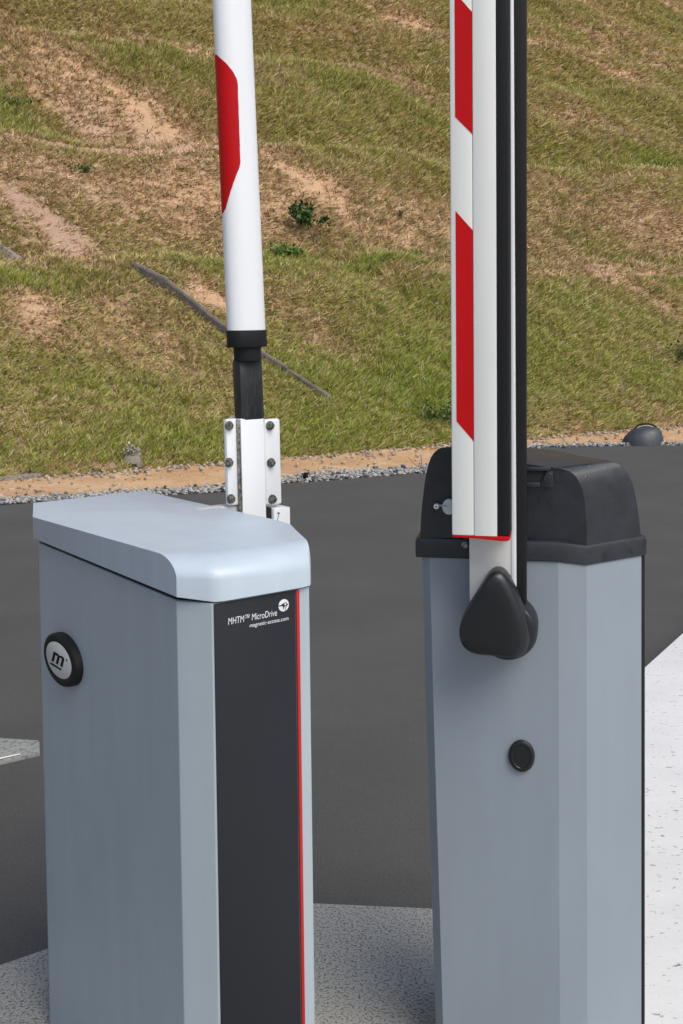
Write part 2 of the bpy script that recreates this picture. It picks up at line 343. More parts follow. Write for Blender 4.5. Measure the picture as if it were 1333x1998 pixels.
# grass blades on the slope
def make_grass(n, seed):
    g = np.random.default_rng(seed)
    amax, dmax = 26.0, 16.0
    a = g.uniform(-2.5, amax, n*5); d = g.uniform(0.0, dmax, n*5)**1.0
    P = hill_p(a, d)
    dist = P[:, 1]
    xr = P[:, 0]/dist
    keep = (np.abs(xr) < 0.36) & (g.random(len(a)) < np.clip((14.5/dist)**1.6, 0, 1))
    bare, green = masks(a, d)
    keep &= g.random(len(a)) > np.clip((bare-0.10)*1.5, 0, 0.95)
    # the drain stays clear of grass
    t = np.clip(((a-2.38)*1.67+(d-3.01)*-2.32)/(1.67**2+2.32**2), 0, 1)
    dr = np.hypot(a-(2.38+1.67*t), d-(3.01-2.32*t)); keep &= dr > 0.012
    cl = vnoise(a*9, d*9, 301); keep &= g.random(len(a)) < np.clip(0.25+1.6*cl, 0, 1)
    idx = np.nonzero(keep)[0][:n]
    a, d, P, bare, green, dist = a[idx], d[idx], P[idx], bare[idx], green[idx], dist[idx]
    m = len(a); NB = 5
    rep = lambda q: np.repeat(q, NB, axis=0)
    P, bare, green, dist, a, d = rep(P), rep(bare), rep(green), rep(dist), rep(a), rep(d); N = m*NB
    tuft = np.repeat(g.random(m), NB)
    L = (0.055+0.065*g.random(N))*(0.75+0.6*tuft)*(1+0.25*green); wd = (0.0042+0.0042*g.random(N))*np.clip(dist/14, 0.9, 1.9)
    L = L*np.clip(dist/15, 0.9, 1.5)
    ang = g.uniform(0, 2*np.pi, N)
    down = np.array([-HN[0], -HN[1], -SL]); down /= np.linalg.norm(down)
    down = down + 0.35*np.array([HA[0], HA[1], 0]); nrm = np.array([-HN[0]*SL, -HN[1]*SL, 1.0]); nrm /= np.linalg.norm(nrm)
    dry = np.clip(1-green, 0, 1)
    rx = np.stack([np.cos(ang), np.sin(ang), 0*ang], -1)
    dirv = nrm[None]*(0.55+0.3*g.random(N))[:, None]*(0.5+0.9*green)[:, None] + np.array([0, 0, 0.35]) + rx*(0.45+0.5*g.random(N))[:, None] + down[None]*((0.35+0.7*dry)*g.random(N)*1.2)[:, None]
    dirv /= np.linalg.norm(dirv, axis=1)[:, None]
    side = np.cross(dirv, g.normal(size=(N, 3))); side /= np.linalg.norm(side, axis=1)[:, None]
    base = P + rx*(0.035*g.random(N))[:, None]; base[:, 2] -= 0.01
    tip = base+dirv*L[:, None]
    V = np.empty((N, 3, 3)); V[:, 0] = base-side*wd[:, None]; V[:, 1] = base+side*wd[:, None]; V[:, 2] = tip
    c = g.random(N)
    olive = np.array([0.45, 0.44, 0.13]); grn = np.array([0.38, 0.45, 0.085]); dk = np.array([0.10, 0.11, 0.035]); st = np.array([0.60, 0.43, 0.26]); ps = np.array([0.78, 0.62, 0.46])
    col_ = lerp(np.tile(olive, (N, 1)), grn[None], np.clip(green*1.2+0.35*(c-0.5), 0, 1))
    pd = np.clip(0.36-0.36*green-0.10*np.clip((3.0-d)/2, 0, 1)+1.0*bare+0.5*(tuft-0.5), 0.06, 1); isdry = g.random(N) < pd
    col_[isdry] = st*(0.65+0.6*g.random(isdry.sum()))[:, None]
    vd = g.random(N) < 0.13; col_[vd] = dk
    vp = g.random(N) < 0.05; col_[vp] = ps
    col_ *= (0.84+0.3*g.random(N))[:, None]
    # far up the slope the grass is duller
    T = np.repeat(col_[:, None, :], 3, axis=1).reshape(-1, 3)
    return raw_mesh('grass', V.reshape(-1, 3), np.arange(N*3), 3, 'blades', T)
gs = make_grass(300000, 3); tag(gs, 'short olive green and dry straw grass covering the slope behind the road', 'grass', kind='stuff')

# ------------------------------------------------------------------ ground, road, shoulder, islands
def sheet(name, poly, z, mat, label=None):
    o = mesh(name, [(x, y, z) for x, y in poly], [tuple(range(len(poly)))], mat); return tag(o, label, kind='structure')
sheet('ground', [(-400, -400), (400, -400), (400, 400), (-400, 400)], -0.20, 'dirt')
EDGE = [(-40, 2.0), (-12, 7.6), (-3.0, 10.31), (-1.09, 10.90), (-0.59, 11.31), (0.15, 11.68), (0.893, 12.01), (1.6, 12.95), (2.27, 14.06), (4.08, 14.12), (8, 14.5), (30, 20)]
# jitter the far edge of the road so that the tar meets the gravel unevenly
def densify(pts, step, amp, seed):
    g = random.Random(seed); out = []
    for (x0, y0), (x1, y1) in zip(pts[:-1], pts[1:]):
        n = max(1, int(math.hypot(x1-x0, y1-y0)/step)) if abs(x0) < 14 and abs(x1) < 14 else 1
        for k in range(n):
            t = k/n; out.append((x0+(x1-x0)*t+g.uniform(-amp, amp)*0.3, y0+(y1-y0)*t+g.uniform(-amp, amp)))
    out.append(pts[-1]); return out
edge = densify(EDGE, 0.08, 0.012, 5)
sheet('road', [(-60, -40), (60, -40), (60, 20)] + edge[::-1] + [(-60, 2)], -0.12, 'asphalt')
# dirt shoulder as an uneven strip between the road and the slope
def strip_mesh(name, near, far, nz, mat, rows=8):
    vs, fs = [], []; n = len(near)
    for i in range(n):
        for k in range(rows):
            t = k/(rows-1); x = near[i][0]*(1-t)+far[i][0]*t; y = near[i][1]*(1-t)+far[i][1]*t
            z = nz(x, y, t); vs.append((x, y, z))
    for i in range(n-1):
        for k in range(rows-1):
            j = i*rows+k; fs.append((j, j+rows, j+rows+1, j+1))
    return mesh(name, vs, fs, mat, angle=80)
near, far = [], []
for i in range(260):
    a = -12+i*0.11
    fx, fy = HT[0]+HA[0]*a-0.0*HN[0], HT[1]+HA[1]*a
    # the road edge at this x
    x = fx+0.30
    for (x0, y0), (x1, y1) in zip(EDGE[:-1], EDGE[1:]):
        if x0 <= x <= x1: ye = y0+(y1-y0)*(x-x0)/(x1-x0); break
    near.append((x, ye-0.12)); far.append((fx-0.15, fy+0.3))
sh = strip_mesh('dirt_shoulder', near, far, lambda x, y, t: -0.145+0.035*min(1, t*5)+0.10*max(0, t-0.75)+0.03*(float(fbm(np.array([x*2.]), np.array([y*4.]), 3, 3)[0])-0.5), 'dirt', 14)
tag(sh, 'orange sandy dirt shoulder between the road and the grass', kind='structure')

# stones
def ico():
    bm = bmesh.new(); bmesh.ops.create_icosphere(bm, subdivisions=1, radius=1.0); vs = np.array([v.co[:] for v in bm.verts]); fs = np.array([[v.index for v in f.verts] for f in bm.faces]); bm.free(); return vs, fs
IV, IF = ico()
def stones(name, pts, sizes, cols, seed):
    g = np.random.default_rng(seed); n = len(pts)
    V = np.repeat(IV[None], n, 0)*g.uniform(0.65, 1.3, (n, len(IV), 1)); V = V*g.uniform(0.6, 1.3, (n, 1, 3))*sizes[:, None, None]; V[:, :, 2] *= 0.7
    an = g.uniform(0, 6.28, n); c, s = np.cos(an)[:, None], np.sin(an)[:, None]
    X = V[:, :, 0]*c-V[:, :, 1]*s; Y = V[:, :, 0]*s+V[:, :, 1]*c; V = np.stack([X, Y, V[:, :, 2]], -1)+pts[:, None]
    Fs = (IF[None]+np.arange(n)[:, None, None]*len(IV)).ravel()
    return raw_mesh(name, V.reshape(-1, 3), Fs, 3, 'stone', np.repeat(cols, len(IV), 0))
def edge_at(x):
    for (x0, y0), (x1, y1) in zip(EDGE[:-1], EDGE[1:]):
        if x0 <= x <= x1: return y0+(y1-y0)*(x-x0)/(x1-x0)
    return 14
g = np.random.default_rng(21); pts, sz, cl = [], [], []
for k in range(9500):
    x = g.uniform(-5, 6.5); e = edge_at(x)
    w_ = 0.34+0.30*float(fbm(np.array([x*0.8]), np.array([0.3]), 2, 8)[0]) if -0.9 < x < 2.2 else (0.30 if x <= -0.9 else 0.12)
    t = abs(g.normal(0, 0.5)); pts.append((x, e+t*w_*1.1-0.01, -0.112+g.uniform(-0.01, 0.02))); sz.append(g.uniform(0.008, 0.025)*(1 if t < 1.3 else 0.7))
    c = g.choice([0.62, 0.50, 0.36, 0.20, 0.10], p=[.34, .28, .18, .12, .08]); cl.append((c*.88, c*0.87, c*0.84))
st = stones('gravel', np.array(pts), np.array(sz), np.array(cl), 4); tag(st, 'white and grey gravel along the far edge of the road', 'gravel', kind='stuff')
pts, sz, cl = [], [], []
for k in range(1500):
    a = g.uniform(-4, 12); d = g.normal(-0.10, 0.09) if k % 3 else g.uniform(-1.0, 0.0)
    P = HT+HA*a+HN*d; pts.append((P[0], P[1], -0.10+g.uniform(-0.005, 0.02))); sz.append(g.uniform(0.010, 0.03)); c = g.uniform(0.3, 0.6); cl.append((c, c*0.86, c*0.66))
st = stones('scattered_stones', np.array(pts), np.array(sz), np.array(cl), 6); tag(st, 'small pale stones scattered where the dirt meets the grass', 'stones', kind='stuff')
def rock(name, x, y, z, s, c, label, seed, flat=0.7):
    g = np.random.default_rng(seed); bm = bmesh.new(); bmesh.ops.create_icosphere(bm, subdivisions=2, radius=1.0)
    for v in bm.verts: v.co = v.co*(1+g.uniform(-0.16, 0.16)); v.co.x *= s[0]; v.co.y *= s[1]; v.co.z *= s[2]
    me = bpy.data.meshes.new(name); bm.to_mesh(me); bm.free(); at = me.color_attributes.new('tint', 'FLOAT_COLOR', 'POINT')
    for q in at.data: q.color = (c[0], c[1], c[2], 1)
    me.materials.append(MAT['stone']); o = bpy.data.objects.new(name, me); col.objects.link(o); o.location = (x, y, z)
    return tag(o, label, 'rock')
rock('rock', -2.55, 12.20, -0.07, (0.085, 0.05, 0.05), (0.42, 0.27, 0.16), 'tan rock at the foot of the slope, left of a pair', 1)
rock('rock', -2.41, 12.25, -0.065, (0.06, 0.05, 0.055), (0.46, 0.30, 0.20), 'tan rock at the foot of the slope, right of a pair', 2)
rock('black_stub', -0.365, 11.52, -0.075, (0.028, 0.03, 0.04), (0.008, 0.008, 0.008), 'small black rubber stub lying in the white gravel', 3)['category'] = 'debris'
# a stretch of old concrete strip at the foot of the slope, far left
o = prism_xy('concrete_strip', [(-5.6, 10.55), (-3.3, 11.66), (-3.02, 11.83), (-3.06, 11.95), (-3.4, 11.87), (-5.7, 10.75)], -0.16, -0.055, 'drainedge', bevel=0.012)
tag(o, 'low grey concrete strip between dirt and grass at the far left', 'kerb')

# islands
ISL = [(-6, -3), (0.60, -3), (0.60, 3.0), (0.50, 3.03), (0.219, 3.032), (-0.087, 3.066), (-0.30, 3.04), (-0.56, 2.97), (-0.748, 2.855), (-0.84, 2.788), (-1.2, 2.52), (-3, 1.18), (-6, -1.0)]
o = prism_xy('traffic_island', ISL, -0.14, 0.0, 'island', bevel=0.008); tag(o, 'pitted light grey concrete island the barriers stand on', kind='structure')
WS = [(0.452, 2.5), (0.52, 3.02), (0.70, 3.95), (1.284, 5.039), (1.614, 5.589), (2.3, 6.72), (8, 7.4), (8, -3), (0.452, -3)]
o = prism_xy('concrete_apron', WS, -0.14, 0.004, 'whitecon', bevel=0.008); tag(o, 'bright white painted concrete apron right of the barriers', kind='structure')
o = prism_xy('kerb_island', [(-1.195, 4.554), (-1.36, 4.588), (-3.25, 4.97), (-3.25, 3.40), (-1.291, 4.348), (-1.164, 4.436)], -0.13, -0.102, 'kerb', bevel=0.006)
tag(o, 'low weathered grey kerb end on the road at the left edge', kind='structure')
o = mesh('kerb_paint', [(-1.291, 4.352, -0.0985), (-1.225, 4.398, -0.0985), (-1.235, 4.405, -0.0985), (-1.305, 4.361, -0.0985), (-3.24, 3.436, -0.0985), (-3.24, 3.410, -0.0985)], [(0, 1, 2, 3, 4, 5)], 'white'); tag(o, kind='structure')

# ------------------------------------------------------------------ drain on the slope
def hp(a, d, dz=0.0):
    q = hill_p(np.array([a]), np.array([d]), dz)[0]; return Vector(q.tolist())
dr = empty('drain_channel', hp(3.2, 1.85)); tag(dr, 'narrow dark concrete drain running diagonally down the grassy slope', 'drain')
def dpart(name, t0, t1, off, h0, h1, th, mat, dz=0.0):
    a0, d0, a1, d1 = 2.38, 3.01, 4.05, 0.69; L = math.hypot(a1-a0, d1-d0); na_, nd_ = (-(d1-d0))/L, (a1-a0)/L
    P = []
    for t in (t0, t1):
        fd = min(0.0, (t/0.10-1)*0.09)
        for o_ in (off, off+th):
            a = a0+(a1-a0)*t+na_*o_; d = d0+(d1-d0)*t+nd_*o_
            q = hp(a, d); zb_ = -0.10+SL*d + 0.5*(q.z-(-0.10+SL*d))
            for h in (h0, h1): P.append(Vector((q.x, q.y, q.z+h+dz+(fd if h > 0 else 0)))-dr.location)
    fs = [(0, 1, 3, 2), (4, 6, 7, 5), (0, 4, 5, 1), (2, 3, 7, 6), (0, 2, 6, 4), (1, 5, 7, 3)]
    return mesh(name, P, fs, mat, dr, bevel=0.006)
nseg = 5
for k in range(nseg):
    t0, t1 = k/nseg+0.0015, (k+1)/nseg-0.0015
    dpart('wall_slab', t0, t1, 0.03, -0.20, 0.165-0.10*(k/nseg), 0.035, 'drain', random.uniform(-0.003, 0.003))
    dpart('wall_cap', t0, t1, 0.066, -0.05, 0.170-0.10*(k/nseg), 0.014, 'drainedge')
for k in range(3):
    dpart('lower_edge', k/nseg+0.0, (k+0.75)/nseg, -0.15, -0.12, 0.035-0.008*k, 0.02, 'drainedge', random.uniform(-0.01, 0.005))

# ------------------------------------------------------------------ plants on the slope
def leaves(cent, rad, n, size, c0, c1, seed, squash=(1, 1, 1)):
    g = np.random.default_rng(seed); q = g.normal(size=(n, 3)); q /= np.linalg.norm(q, axis=1)[:, None]; q *= (g.random(n)**0.45)[:, None]*rad; q *= np.array(squash)
    P = q+np.array(cent); di = g.normal(size=(n, 3))+np.array([0, 0, 0.3]); di /= np.linalg.norm(di, axis=1)[:, None]
    si = np.cross(di, g.normal(size=(n, 3))); si /= np.linalg.norm(si, axis=1)[:, None]; L = size*g.uniform(0.6, 1.3, n)[:, None]; W = L*0.32
    V = np.stack([P, P+di*L*0.5+si*W, P+di*L, P+di*L*0.5-si*W], 1).reshape(-1, 3)
    t = g.random(n)[:, None]; c = np.array(c0)*(1-t)+np.array(c1)*t
    return V, np.repeat(c, 4, 0)
def crown(name, groups, parent):
    Vs, Cs = zip(*groups); V = np.concatenate(Vs); C_ = np.concatenate(Cs)
    return raw_mesh(name, V, np.arange(len(V)), 4, 'leaf', C_, parent=parent)
def stem(name, pts, r0, r1, mat, parent):
    rings = []
    for i, q in enumerate(pts):
        rr = r0+(r1-r0)*i/(len(pts)-1); rings.append([(q[0]+rr*math.cos(k*math.pi/3), q[1]+rr*math.sin(k*math.pi/3), q[2]) for k in range(6)])
    return loft(name, rings, mat, parent, angle=60)
b0 = hp(5.62, 3.86); sap = empty('young_tree', b0); tag(sap, 'dark green young sapling with a bent stem growing alone on the bare slope', 'tree')
stem('trunk', [(0, 0, -0.05), (-0.06, 0, 0.15), (-0.13, 0, 0.34), (-0.20, 0, 0.52)], 0.012, 0.006, 'stem', sap)
stem('branch', [(-0.08, 0, 0.2), (0.03, 0, 0.30), (0.12, -0.01, 0.38)], 0.007, 0.004, 'stem', sap)
dkg, mdg = (0.022, 0.050, 0.014), (0.055, 0.11, 0.028)
crown('crown', [leaves((-0.22, 0, 0.52), 0.17, 150, 0.085, dkg, mdg, 1, (1.0, 1.0, 1.05)), leaves((-0.14, 0, 0.42), 0.10, 50, 0.08, dkg, mdg, 2), leaves((0.12, 0, 0.40), 0.09, 45, 0.07, dkg, mdg, 3, (1.2, 1, .8)), leaves((-0.30, 0, 0.60), 0.07, 30, 0.07, dkg, mdg, 4), leaves((-0.07, 0, 0.60), 0.06, 24, 0.07, dkg, mdg, 5)], sap)
def bush(name, a, d, rad, n, size, c0, c1, label, seed, sq=(1.2, 1, 0.7), cat='shrub'):
    b = hp(a, d); e = empty(name, b); tag(e, label, cat)
    g = random.Random(seed); gr_ = []
    for k in range(5): gr_.append(leaves((g.uniform(-.6, .6)*rad*sq[0], g.uniform(-.3, .3)*rad, rad*g.uniform(.25, .7)), rad*g.uniform(.4, .7), n//5, size, c0, c1, seed*10+k, sq))
    crown('foliage', gr_, e)
    for k in range(3): stem('stem', [(0, 0, -0.04), (g.uniform(-.3, .3)*rad, 0, rad*.4), (g.uniform(-.6, .6)*rad, 0, rad*.9)], 0.008, 0.003, 'stem', e)
bush('shrub', 4.93, 3.50, 0.26, 420, 0.055, (0.05, 0.10, 0.02), (0.15, 0.22, 0.04), 'bright green leafy shrub below the sapling on the slope', 3)
bush('shrub', 5.55, 0.30, 0.30, 500, 0.05, (0.05, 0.085, 0.022), (0.11, 0.15, 0.035), 'dull green low shrub at the foot of the slope beside the tall boom', 4, (1.8, 1, 0.7))
bush('shrub', 10.35, 1.05, 0.34, 500, 0.06, (0.04, 0.06, 0.015), (0.10, 0.12, 0.03), 'dark green shrub at the right edge of the photo', 5, (1.0, 1, 0.9))
bush('shrub', 0.15, 3.95, 0.28, 360, 0.055, (0.04, 0.075, 0.02), (0.12, 0.17, 0.035), 'dark green shrub at the left edge above the wire mesh', 6, (1.5, 1, 0.7))
bush('weed_clump', 2.45, 6.1, 0.14, 150, 0.05, (0.08, 0.16, 0.02), (0.16, 0.25, 0.04), 'bright green weed clump on the upper terrace lip at left', 7, (1.8, 1, .5), 'weeds')
bush('weed_clump', 7.1, 3.35, 0.10, 90, 0.05, (0.08, 0.16, 0.02), (0.14, 0.22, 0.04), 'small green weed clump beside the lower terrace left of the tall boom', 8, (1.3, 1, .6), 'weeds')
bush('weed_clump', 15.2, 6.25, 0.24, 260, 0.06, (0.05, 0.10, 0.02), (0.17, 0.25, 0.04), 'bright green weed patch on the slope at the upper right edge', 9, (2.0, 1, .5), 'weeds')
bush('weed_clump', 9.75, 6.0, 0.15, 120, 0.05, (0.06, 0.10, 0.02), (0.12, 0.18, 0.04), 'small green weed tuft on the slope just right of the tall boom', 10, (1.0, 1, .8), 'weeds')
bush('weed_clump', 7.35, 4.25, 0.09, 70, 0.045, (0.03, 0.05, 0.012), (0.07, 0.09, 0.03), 'thin dark weed standing on pinkish soil left of the tall boom', 11, (.5, 1, 1.6), 'weeds')
bush('weed_clump', 1.9, 7.0, 0.22, 260, 0.055, (0.04, 0.08, 0.015), (0.10, 0.16, 0.03), 'dark green weed patch in the upper left gully', 12, (2.0, 1, .5), 'weeds')
bush('weed_clump', 2.45, 5.0, 0.14, 120, 0.05, (0.05, 0.09, 0.02), (0.11, 0.15, 0.04), 'low green weed tuft below the upper terrace at left', 13, (1.6, 1, .5), 'weeds')
bush('weed_clump', 3.12, 0.62, 0.07, 60, 0.04, (0.22, 0.28, 0.03), (0.38, 0.42, 0.08), 'yellow green weed seen beside the white clamp of the round boom', 14, (1, 1, 1), 'weeds')
# dead twig at the edge of the gravel
tw = empty('dead_twig', (0.80, 12.15, -0.12)); tag(tw, 'bare dark twig sticking out of the gravel beside the road', 'twig')
stem('stem', [(0, 0, 0), (-0.05, 0, 0.06), (-0.13, 0, 0.145)], 0.005, 0.002, 'stem', tw); stem('stem', [(0, 0, 0), (0.012, 0, 0.09), (0.008, 0, 0.17)], 0.005, 0.002, 'stem', tw)
# small concrete outlet with dry grass
ou = empty('drain_outlet', hp(1.37, 0.10)); tag(ou, 'small grey concrete outlet block half buried at the foot of the slope', 'drain')
mesh('block', [(-.11, -.08, -.05), (.11, -.08, -.05), (.11, .1, -.05), (-.11, .1, -.05), (-.075, -.06, .055), (.07, -.06, .06), (.06, .08, .13), (-.06, .08, .13)], [(0, 1, 2, 3), (4, 5, 6, 7), (0, 1, 5, 4), (1, 2, 6, 5), (2, 3, 7, 6), (3, 0, 4, 7)], 'drainedge', ou, bevel=0.008)
box('opening', -0.075, 0.06, -0.0835, -0.078, -0.04, -0.012, 'seam', ou, bevel=0)
crown('dry_grass', [leaves((0, 0, 0.12), 0.10, 90, 0.045, (0.22, 0.22, 0.18), (0.36, 0.34, 0.27), 44, (1.1, 0.6, 0.7))], ou)
# wire mesh on the slope at the left edge
wm = empty('wire_mesh', hp(0.92, 3.55)); tag(wm, 'torn grey wire mesh lying on the slope at the left edge', 'wire mesh')
def wire_grid():
    vs, fs = [], []
    def seg(p0, p1, rr=0.0028):
        d_ = (Vector(p1)-Vector(p0)).normalized(); u_ = d_.cross(Vector((0, 1, 0.2))).normalized()*rr; v_ = d_.cross(u_).normalized()*rr
        b_ = len(vs)
        for q in (p0, p1):
            for s in (u_, v_, -u_, -v_): vs.append(tuple(Vector(q)+s))
        for i in range(4): fs.append((b_+i, b_+(i+1) % 4, b_+4+(i+1) % 4, b_+4+i))
    def P(u, v): return (-0.32+0.55*u*(1-0.55*v)-0.05*v, 0.28*v, 0.03+0.30*v*(1-0.3*u)+0.02*math.sin(9*u))
    n = 14
    for i in range(n+1):
        for j in range(n):
            u = i/n; seg(P(u, j/n), P(u, (j+1)/n)); seg(P(j/n, u), P((j+1)/n, u))
    return vs, fs
wv, wf = wire_grid(); mesh('mesh_panel', wv, wf, 'wire', wm)
for u in (0.0, 0.22): box('rod', -0.33+u, -0.315+u, 0.0, 0.012, -0.05, 0.34-u*0.6, 'wire', wm)
# dark domed cover on the far side of the road
dm = empty('domed_cover', (3.62, 14.22, -0.12)); tag(dm, 'dark grey domed cover with a hoop handle at the far road edge', 'drum')
rings = []
for k, (s_, z_, ox) in enumerate([(1.0, -.02, 0), (0.98, 0.04, 0.0), (0.90, 0.10, 0.01), (0.76, 0.155, 0.03), (0.60, 0.19, 0.05), (0.42, 0.205, 0.06), (0.15, 0.212, 0.065)]):
    rings.append([(ox+0.25*s_*math.cos(i*math.pi/16), 0.20*s_*math.sin(i*math.pi/16), z_) for i in range(32)])
loft('dome', rings, 'darkdome', dm, angle=50)
def tubearc(name, x0, x1, z0, hh, y, rr, mat, parent):
    vs, fs = [], []; n = 14
    for i in range(n+1):
        t = math.pi*i/n; x = (x0+x1)/2-(x1-x0)/2*math.cos(t); z = z0+hh*math.sin(t)
        nx, nz = -math.cos(t), math.sin(t)
        for k in range(8):
            q = k*math.pi/4; vs.append((x+rr*math.cos(q)*nx, y+rr*math.sin(q), z+rr*math.cos(q)*nz))
    for i in range(n):
        for k in range(8): fs.append((i*8+k, i*8+(k+1) % 8, (i+1)*8+(k+1) % 8, (i+1)*8+k))
    return mesh(name, vs, fs, mat, parent, angle=60)
tubearc('handle', -0.10, 0.17, 0.175, 0.075, 0.0, 0.010, 'rubber', dm); tubearc('handle_strip', -0.09, 0.15, 0.165, 0.062, -0.012, 0.006, 'wire', dm)

# ================================================================== LEFT BARRIER (round boom)
L = empty('boom_barrier', (-0.2827, 1.9806, 0.0), R(35.4596))
tag(L, 'grey barrier cabinet with a black front panel, red trim and a raised round white boom', 'barrier', 'boom barriers side by side on the island')
ZB = 1.085
OUT = [(0, .6565), (.072, .841), (.35, .841), (.346, .225), (.336, .160), (.310, .098), (.2500, -.0345), (.2410, -.0445), (.2240, -.0489), (.13, -.0489), (.0627, -.0480), (.0487, -.0440), (.0390, -.0355), (.0, 0)]
ZL = [0, 0, 0, 0, 0, .003, .0073, .0073, .0073, .0073, .0073, .0073, .006, 0]
RX = [0, 0, 0, 0, .004, .012, .036, .048, .058, .062, .066, .066, .066, .064]; RZ = [0, 0, 0, 0, .008, .018, .040, .044, .044, .040, .036, .036, .035, .034]
SHX = [0, 0, 0, 0, 0, 0, .015, .015, .005, 0, .008, .010, .010, 0]
def lid_ring(kind, th=0):
    o = []
    for (x, y), rx, rz, sx, zl in zip(OUT, RX, RZ, SHX, ZL):
        top = 1.1495-0.019*max(0, y-0.06)/0.6 if y < 0.7 else 1.1295
        if kind == 0: o.append((x, y, ZB-zl))
        else:
            f = (1-math.cos(th)); rz_ = rz if rz else 0.002
            o.append((x+sx*f, y+rx*f, top-rz_+rz_*math.sin(th)))
    return o
lrings = [lid_ring(0)]+[lid_ring(1, t*math.pi/2/10) for t in range(11)]
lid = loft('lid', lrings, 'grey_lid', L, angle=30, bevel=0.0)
lb = lid.modifiers.new('edge', 'BEVEL'); lb.width = 0.002; lb.segments = 2; lb.limit_method = 'ANGLE'; lb.angle_limit = R(40)
BODY = [(.009, .648), (.078, .832), (.342, .832), (.337, .19), (.2425, -.0400), (.0450, -.0400), (.0062, .014)]
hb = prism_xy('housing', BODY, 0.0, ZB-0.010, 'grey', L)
hbm = hb.modifiers.new('edge', 'BEVEL'); hbm.width = 0.0022; hbm.segments = 2; hbm.limit_method = 'ANGLE'; hbm.angle_limit = R(15); hbm.harden_normals = True
prism_xy('lid_gap_shade', [(x*.97+.005, y*.97+.008) for x, y in BODY], ZB-0.011, ZB-0.001, 'seam', L)  # black fill, paints the shade in the gap under the lid lip
fp = box('front_panel', .0480, .2105, -.0428, -.0403, .02, ZB-.0115, 'panel', L, bevel=0.0006)
box('red_trim', .2122, .2190, -.0442, -.0403, .02, ZB-.0115, 'redtrim', L, bevel=0.001)
text_mesh('lettering', 'MHTM\u2122 MicroDrive', .0740, .1720, 1.0345, -.0432, 'lettering', fp, shear=0.12, h=.0120, bold=0.0)
text_mesh('lettering', 'magnetic-access.com', .1160, .1955, 1.0230, -.0432, 'lettering', fp, shear=0.12, h=.0086, bold=0.002)
# roundel: a disc cut by dark sweeps, facing out of the panel
def disc_pts(cx, cz, rr, n=28, a0=0, a1=2*math.pi): return [(cx+rr*math.cos(a0+(a1-a0)*i/n), cz+rr*math.sin(a0+(a1-a0)*i/n)) for i in range(n+1)]
def flat(name, poly, y, mat, parent): return mesh(name, [(x, y, z) for x, z in poly], [tuple(range(len(poly)))], mat, parent)
rc = (.1860, 1.0505); rr = .0108
flat('roundel', disc_pts(rc[0], rc[1], rr)[:-1], -.0432, 'lettering', fp)
sw = [(-.0108, .0012), (-.006, .0012), (-.002, .0030), (.002, .0046), (.006, .0042), (.0072, .0010), (.0045, -.0010), (.001, -.0030), (-.0006, -.0068), (-.0018, -.0075), (-.0016, -.0030), (-.0030, -.0008), (-.0064, -.0010), (-.0108, -.0004)]
flat('roundel_sweep', [(rc[0]+x, rc[1]+z) for x, z in sw], -.0435, 'panel', fp)
flat('roundel_cut', [(rc[0]+x, rc[1]+z) for x, z in [(.0018, -.0098), (.0030, -.0040), (.0062, .0000), (.0094, .0020), (.0098, .0006), (.0070, -.0018), (.0040, -.0052), (.0032, -.0100)]], -.0435, 'panel', fp)
flat('roundel_core', disc_pts(rc[0]+.0030, rc[1]+.0016, .0019, 12)[:-1], -.0438, 'lettering', fp)
# badge on the side
bc = (.507, .8580)
def ell(x, ry, rz, cy=bc[0], cz=bc[1], n=48): return [(x, cy+ry*math.cos(i*2*math.pi/n), cz+rz*math.sin(i*2*math.pi/n)) for i in range(n)]
bd = loft('badge', [ell(.0085, .086, .0525), ell(-.003, .086, .0525), ell(-.0070, .0845, .0515), ell(-.0090, .081, .0495), ell(-.0094, .0680, .0370), ell(-.0087, .0665, .0360)], 'rubber', L, angle=50)
bf = loft('badge_face', [ell(-.0085, .0655, .0355), ell(-.0097, .0655, .0355), ell(-.0100, .0648, .0350)], 'badge', bd, angle=50)
mpoly = [[(0, 0), (.10, 0), (.24, .62), (.30, .74), (.42, .74), (.43, .62), (.29, 0), (.42, 0), (.56, .62), (.63, .74), (.74, .74), (.76, .62), (.62, 0), (.78, 0), (.95, .70), (.93, .86), (.84, .92), (.66, .92), (.56, .86), (.50, .92), (.14, .92)]]
def to_badge(x, z): return (bc[0]+.036-x*.070, bc[1]-.0095+z*.0240)   # seen from outside the y axis runs leftwards
ev, ef = [], []
def add_poly(pts):
    b_ = len(ev); 
    for x, z in pts: yy, zz = to_badge(x, z); ev.append((-.0103, yy, zz))
    ef.append(tuple(range(b_, b_+len(pts))))
S_ = lambda x, z: (x+0.20*z, z)
for x0, x1 in ((0.0, .17), (.33, .50), (.66, .83)): add_poly([S_(x0, 0), S_(x1, 0), S_(x1, .72), S_(x0, .72)])
add_poly([S_(0.0, .72), S_(.83, .72), S_(.83, .80), S_(.76, .92), S_(.56, .95), S_(.46, .86), S_(.36, .95), S_(.12, .95), S_(0.0, .95)])
add_poly([S_(-.06, -.36), S_(.78, -.36), S_(.80, -.18), S_(-.04, -.18)])
add_poly([(1.16+.055*math.cos(t*math.pi/5), .84+.10*math.sin(t*math.pi/5)) for t in range(10)])
mesh('emblem', ev, ef, 'blackink', bf)

